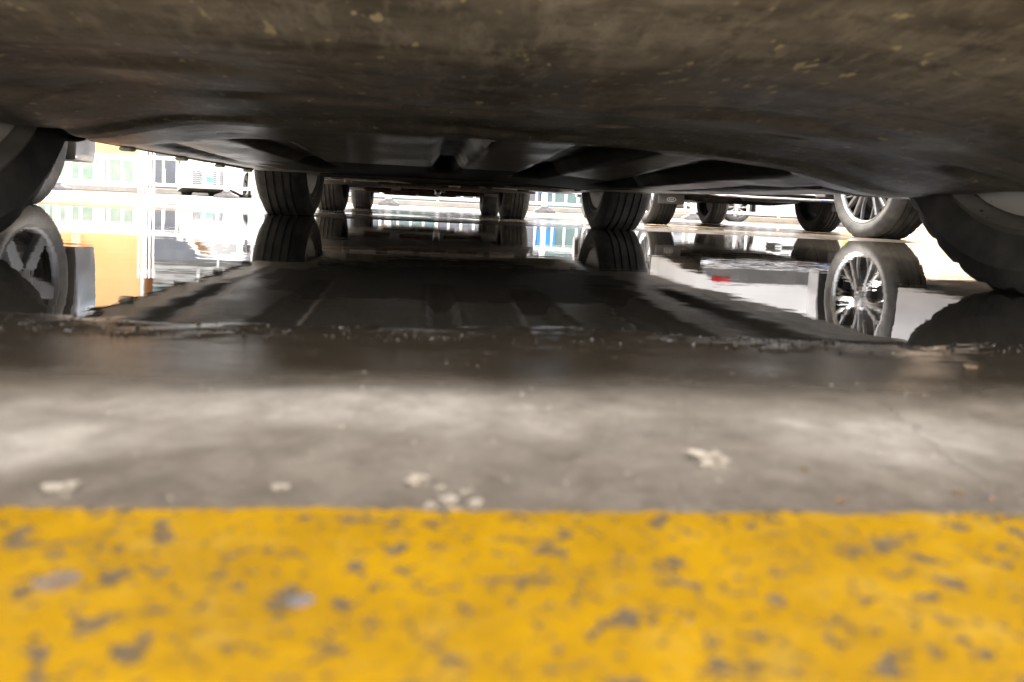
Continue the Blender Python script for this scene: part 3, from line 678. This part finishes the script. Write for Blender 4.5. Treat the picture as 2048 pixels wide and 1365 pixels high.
nm = {-4: 'leftmost white railing post, beyond the dark left tyre', -3: 'white railing post in front of the pale green glass', -2: 'white railing post left of the stacked white panels', -1: 'white railing post in front of the small white car with the green plate',
      0: 'white railing post on a grey foot, seen left of centre under the cars', 1: 'white railing post in front of the blue-green panels, right of centre', 2: 'white railing post hidden behind the rear tread of the overhead car', 3: 'white railing post behind the white hatchback', 4: 'white railing post beside the red and yellow stand', 5: 'rightmost white railing post, behind the silver alloy wheel'}
for k in range(-4, 6): make_post(P0+SP*k, nm[k])
def make_panel(x0, x1):
    T = empty('railing', ((x0+x1)/2, FY, fence_z((x0+x1)/2)), 0, cat='railing', group='panels of the white railing'); w_ = x1-x0-.09
    for z, h_ in ((.175, .055), (.635, .06)):
        b = MB(); b.box((0, 0, z), (w_, .05, h_), ch=.006); b.build('rail', MT['fence'], T)
    n = 12; sm = None
    for k in range(n):
        x = -w_/2+w_*(k+.5)/n
        if sm is None:
            b = MB(); b.box((0, 0, .404), (.034, .03, .40), ch=.003); b.box((.024, .012, .33), (.010, .012, .25)); o = b.build('slat', MT['fence'], T); sm = o.data
        else: o = link(bpy.data.objects.new('slat', sm), T)
        o.location = (x, 0, 0)
    return T
pn = ['white railing panel at the far left behind the dark left tyre', 'white railing panel before the pale green glass of the orange building', 'white railing panel left of the small white car', 'white railing panel right of the small white car',
      'white railing panel in the gap between the four treads of the car behind', 'white railing panel before the blue-green panels, right of centre', 'white railing panel hidden behind the white hatchback left wheel', 'white railing panel in front of the silver saloon', 'white railing panel beside the red and yellow stand at right']
for k in range(-4, 5):
    t = make_panel(P0+SP*k, P0+SP*(k+1)); t['label'] = pn[k+4]
def folded_gate(x, y, n, hgt, label, sp=.055):
    T = empty('folding_gate', (x, y, 0), 0, label=label, cat='gate', group='folded white gates')
    for k in range(n):
        b = MB(); b.box((sp*(k-(n-1)/2), 0, hgt/2+.02), (.030, .03, hgt), ch=.004); b.build('bar', MT['fence'], T)
    for z in (.2, .62, hgt-.05):
        b = MB(); b.box((0, .03, z), (sp*n, .02, .035), ch=.003); b.build('crossbar', MT['fence'], T)
    return T
folded_gate(-4.83, 13.1, 5, 1.36, 'stack of tall white upright bars at the edge of the orange wall', .06)
folded_gate(-3.02, 13.1, 4, 1.22, 'pair of tall white bars just left of the rear left tread of the overhead car', .045)

# ------------------------------------------------------------------ buildings
MT['orange'] = mat('orange_render', (.97, .50, .20), .75, col2=(.97, .58, .27), nscale=.8, namt=(.35, .65), bump=.2, bscale=15)
MT['orange_light'] = mat('pale_orange_render', (.95, .72, .48), .75, col2=(.93, .65, .40), nscale=1.2)
MT['pale_glass'] = mat('pale_green_glass', (.20, .31, .235), .4, col2=(.33, .40, .31), nscale=1.6, coat=.4)
MT['teal'] = mat('teal_glass', (.07, .15, .15), .2, col2=(.12, .2, .19), nscale=1.1, coat=.5)
MT['slate'] = mat('slate_glass', (.07, .08, .105), .2, col2=(.12, .13, .15), nscale=1.3, coat=.5)
MT['band'] = mat('grey_cladding', (.55, .55, .53), .6, col2=(.42, .43, .42), nscale=4, stretch=(.3, 1, 4))
MT['blue'] = mat('pale_blue_panel', (.30, .48, .62), .5, col2=(.36, .55, .68), nscale=1)
MT['beige'] = mat('beige_render', (.36, .32, .27), .8, col2=(.42, .38, .32), nscale=2)
MT['blue_item'] = mat('bright_blue_poster', (.02, .25, .65), .4)
BY = 22.
T = empty('orange_building', (-11.5, BY+3, 0), 0, label='orange rendered building at the left behind the railing, mirrored in the puddle', cat='building', group=None)
def part(nm_, mt, T, c, d, ch=.01):
    b = MB(); b.box((c[0]-T.location.x, c[1]-T.location.y, c[2]), d, ch=ch); return b.build(nm_, mt, T, smooth=False)
part('wall', MT['orange'], T, (-11.6, BY+3, 4.5), (6.8, 6, 9))
part('plinth', MT['band'], T, (-11.6, BY-.02, .12), (6.9, .14, .24)); part('shopfront_frame', MT['fence'], T, (-11.6, BY-.01, .64), (6.86, .06, .80))
for k, (x0, x1) in enumerate(((-15, -13.6), (-13.5, -12.1), (-12.0, -11.1), (-11.0, -10.2), (-10.1, -9.35), (-9.25, -8.4))):
    f = part('window_frame', MT['fence'], T, ((x0+x1)/2, BY-.03, .60), (x1-x0, .08, .72)); b = MB(); b.box(((x0+x1)/2-T.location.x, BY-.085-T.location.y, .60), (x1-x0-.12, .03, .60)); b.build('pane', MT['pale_glass'], f, smooth=False)
for x, w_, m_ in ((-13.2, .9, 'orange_light'), (-10.7, .5, 'orange_light'), (-9.95, .22, 'orange_light')): part('pilaster', MT[m_], T, (x, BY-.06, 5.1), (w_, .14, 7.8))
part('downpipe', MT['fence'], T, (-8.15, BY-.12, 3.0), (.09, .09, 6.0), .02)
T = empty('glass_front_building', (2, BY+3, 0), 0, label='long building with dark glass bays and grey banding across the middle behind the railing', cat='building')
part('wall', MT['beige'], T, (2.2, BY+3.05, 2.0), (20.2, 6, 4.0))
x = -8.0; segs = [('slate', 1.9), ('slate', 1.6), ('slate', 1.6), ('slate', 1.5), ('teal', 1.5), ('slate', 1.5), ('slate', 1.6), ('teal', 1.7), ('teal', 1.3), ('beige', 1.6), ('slate', 1.4), ('slate', 1.4), ('slate', 1.4)]
for m_, w_ in segs:
    f = part('window', MT[m_], T, (x+w_/2, BY, 1.02), (w_-.10, .10, 1.80)); part('mullion', MT['fence'], T, (x+w_-.0, BY-.03, 1.05), (.07, .13, 2.0)); x += w_
part('plinth', MT['band'], T, (2.2, BY-.05, .06), (20.2, .22, .12))
for z, h_ in ((2.08, .16), (2.30, .14), (2.52, .12)): part('cladding_band', MT['band'], T, (2.2, BY-.06, z), (20.2, .12, h_), .03)
part('upper_window', MT['teal'], T, (2.2, BY-.02, 2.80), (20.2, .06, .30)); part('fascia', MT['blue'], T, (2.2, BY-.04, 3.45), (20.2, .10, .85))
for px_ in (-6.6, -5.35, -1.2, 2.8, 6.8): part('bracket_post', MT['fence'], T, (px_, BY-.2, 2.55), (.08, .08, .75))
part('poster', MT['blue_item'], T, (3.35, BY-.12, .82), (.55, .03, .55), .004)
T = empty('orange_shop', (12.6, 17.5, 0), 0, label='orange fronted low shop at the far right, glimpsed beside the near right tyre', cat='building')
part('wall', MT['orange_light'], T, (12.8, 17.5, 1.6), (3.6, 5, 3.2)); part('fascia', MT['orange'], T, (12.8, 14.94, 2.4), (3.5, .1, .6)); part('window', MT['slate'], T, (12.8, 14.95, 1.2), (1.8, .08, 1.2))
T = empty('display_stand', (8.45, 14.4, 0), 0, label='red topped yellow stand with green goods beyond the railing at right', cat='stand')
part('yellow_box', mat('yellow_plastic', (.75, .55, .08), .4, col2=(.8, .62, .2), nscale=5), T, (8.45, 14.4, .16), (.62, .3, .30), .02)
part('green_goods', mat('green_goods', (.22, .42, .05), .6, col2=(.6, .6, .1), nscale=9, namt=(.45, .55)), T, (8.4, 14.35, .37), (.5, .22, .14), .04)
part('red_header', mat('red_board', (.65, .05, .03), .5), T, (8.45, 14.5, .60), (.85, .10, .26), .015)
# raised kerb in front of the buildings
kb = MB(); kb.box((2, 21.0, .075), (40, 1.7, .15), ch=.02); k = kb.build('pavement', mat('pale_paving', (.42, .38, .33), .8, col2=(.34, .31, .27), nscale=4)); tag(k, kind='structure')

# ------------------------------------------------------------------ small things lying on the ground
def pebble(name, x, y, z, r, mt, label, cat='pebble', sq=.6, seed=0, amp=.35, group='crumbs of stone on the damp concrete'):
    b = MB(); rows = []; nu, nv = 14, 9
    for j in range(nv):
        ph = pi*j/(nv-1); row = []
        for i in range(nu+1):
            th = 2*pi*(i % nu)/nu; d = Vector((sin(ph)*cos(th), sin(ph)*sin(th), cos(ph)))
            k = 1+amp*noise.fractal(d*1.6+Vector((seed*3.1, 0, 0)), 1, 2, 3); row.append(tuple(Vector((d.x, d.y, d.z*sq))*k*r))
        rows.append(row)
    b.grid(rows); o = b.build(name, mt, ang=50); o.location = (x, y, z+r*sq*.55); return tag(o, label, cat, group)
MT['crumb'] = mat('white_crumb', (.44, .39, .31), .9, spec=.1, col2=(.24, .2, .15), nscale=120, bump=.4, bscale=300)
MT['stone'] = mat('beige_stone', (.20, .155, .105), .8, spec=.1, col2=(.14, .09, .06), nscale=150, bump=.4, bscale=300)
MT['blue_stone'] = mat('blue_grey_stone', (.12, .125, .135), .8, spec=.1, col2=(.26, .11, .04), nscale=110, namt=(.5, .58))
gz = lambda x, y: ground_z(x, y)
PB = [(-.0009, .1958, .0033, 'crumb', 'round white crumb left of centre just above the yellow stripe'), (.0065, .1815, .0026, 'crumb', 'white crumb touching the edge of the yellow stripe, below the round one'), (.0110, .1870, .0016, 'crumb', 'smallest white crumb, right of the one touching the stripe edge'),
      (.0864, .2135, .0068, 'crumb', 'largest jagged white chip on the damp concrete, right of centre'), (.1139, .2066, .0016, 'stone', 'tiny cream pebble right of the large white chip'), (.1121, .1835, .0022, 'stone', 'cream pebble sitting at the upper edge of the yellow stripe, right of centre'),
      (.1505, .1891, .0021, 'stone', 'yellowish pebble near the right edge of the damp concrete'), (-.0901, .1909, .0040, 'crumb', 'flat grey-white crumb at the far left above the yellow stripe'), (-.0367, .1907, .0022, 'crumb', 'pale crumb midway between the left edge and the round white crumb'),
      (.295, .3707, .0035, 'stone', 'small stone in the dark wet band below the near right tyre'), (-.0280, .2433, .0016, 'crumb', 'little white speck in the pale patch of painted light'), (.158, .1865, .0015, 'blue_stone', 'dark pebble just right of the yellowish pebble'),
      (.0020, .1790, .0018, 'crumb', 'crumb in the white cluster, overlapping the stripe edge left of centre'), (.0135, .1800, .0022, 'crumb', 'rightmost crumb of the white cluster at the stripe edge'), (.0078, .1760, .0015, 'crumb', 'lowest crumb of the white cluster, lying on the yellow paint'), (.0045, .1910, .0014, 'crumb', 'topmost crumb between the round white crumb and the cluster')]
for i, (x, y, r_, m_, lab) in enumerate(PB): pebble('pebble', x, y, max(gz(x, y), .0078 if y < edge_y(x) else 0)-r_*.12, r_*.9, MT[m_], lab, seed=i, amp=.95 if m_ == 'crumb' else .55, sq=.36 if m_ == 'crumb' else .5)
PS = [(-.021, .1305, .0036, 'blue_stone', 'blue-grey and orange stone set in the yellow stripe, left of centre'), (.0469, .1217, .0032, 'blue_stone', 'grey stone set in the yellow stripe, right of centre near the bottom'), (-.0658, .1389, .0042, 'stone', 'brownish stone set in the yellow stripe at the left'),
      (.0108, .1281, .0030, 'stone', 'brown stone set in the yellow stripe near the middle'), (.0226, .1217, .0024, 'blue_stone', 'small dark stone set in the yellow stripe at bottom centre')]
for i, (x, y, r_, m_, lab) in enumerate(PS): pebble('stone', x, y, .0062, r_, MT[m_], lab, cat='stone', sq=.35, seed=i+20, group='stones bedded in the yellow paint')
o = pebble('foam_scrap', 1.03, 2.12, .0, .038, mat('white_foam', (.82, .82, .8), .7), 'white foam scrap floating on the puddle right of centre', cat='scrap', sq=.34, seed=44, amp=.5, group=None)

# ------------------------------------------------------------------ loose grit (uncountable)
def grit(name, n, ybox, xbox, r0, r1, mt, clump, seed, sink=.3):
    rnd = random.Random(seed); b = MB(); k = 0
    while k < n:
        x = rnd.uniform(*xbox); y = rnd.uniform(*ybox)
        if noise.noise(Vector((x*clump, y*clump*1.6, seed))) < rnd.uniform(-.25, .45): continue
        r = lerp(r0, r1, rnd.random()**2.5); z = ground_z(x, y)-r*sink+(.0 if y > .172 else .0)
        R_ = Matrix.Rotation(rnd.uniform(0, 6.28), 3, 'Z')@Matrix.Rotation(rnd.uniform(-.4, .4), 3, 'X')
        P = [Vector(p) for p in ((1, 0, 0), (.3, .9, .1), (-.8, .5, 0), (-.7, -.6, .1), (.4, -.9, 0), (.1, .1, .75), (-.2, 0, -.6))]
        P = [R_@(p*r*rnd.uniform(.7, 1.2)) for p in P]
        b.add([(x+p.x, y+p.y, z+r*.3+p.z) for p in P], [(0, 1, 5), (1, 2, 5), (2, 3, 5), (3, 4, 5), (4, 0, 5), (1, 0, 6), (2, 1, 6), (3, 2, 6), (4, 3, 6), (0, 4, 6)]); k += 1
    return b.build(name, mt, ang=30)
tag(grit('grit', 150, (.172, .34), (-.16, .26), .00025, .0010, MT['crumb'], 22, 3), 'fine pale grit scattered on the damp concrete above the yellow stripe', 'grit', kind='stuff')
tag(grit('wet_grit', 2000, (.405, .535), (-.45, .62), .0003, .0017, mat('wet_grit_stone', (.03, .027, .023), .07, spec=.8, col2=(.09, .08, .065), nscale=200), 7, 8, .2), 'wet glistening gravel along the near edge of the puddle', 'gravel', kind='stuff')
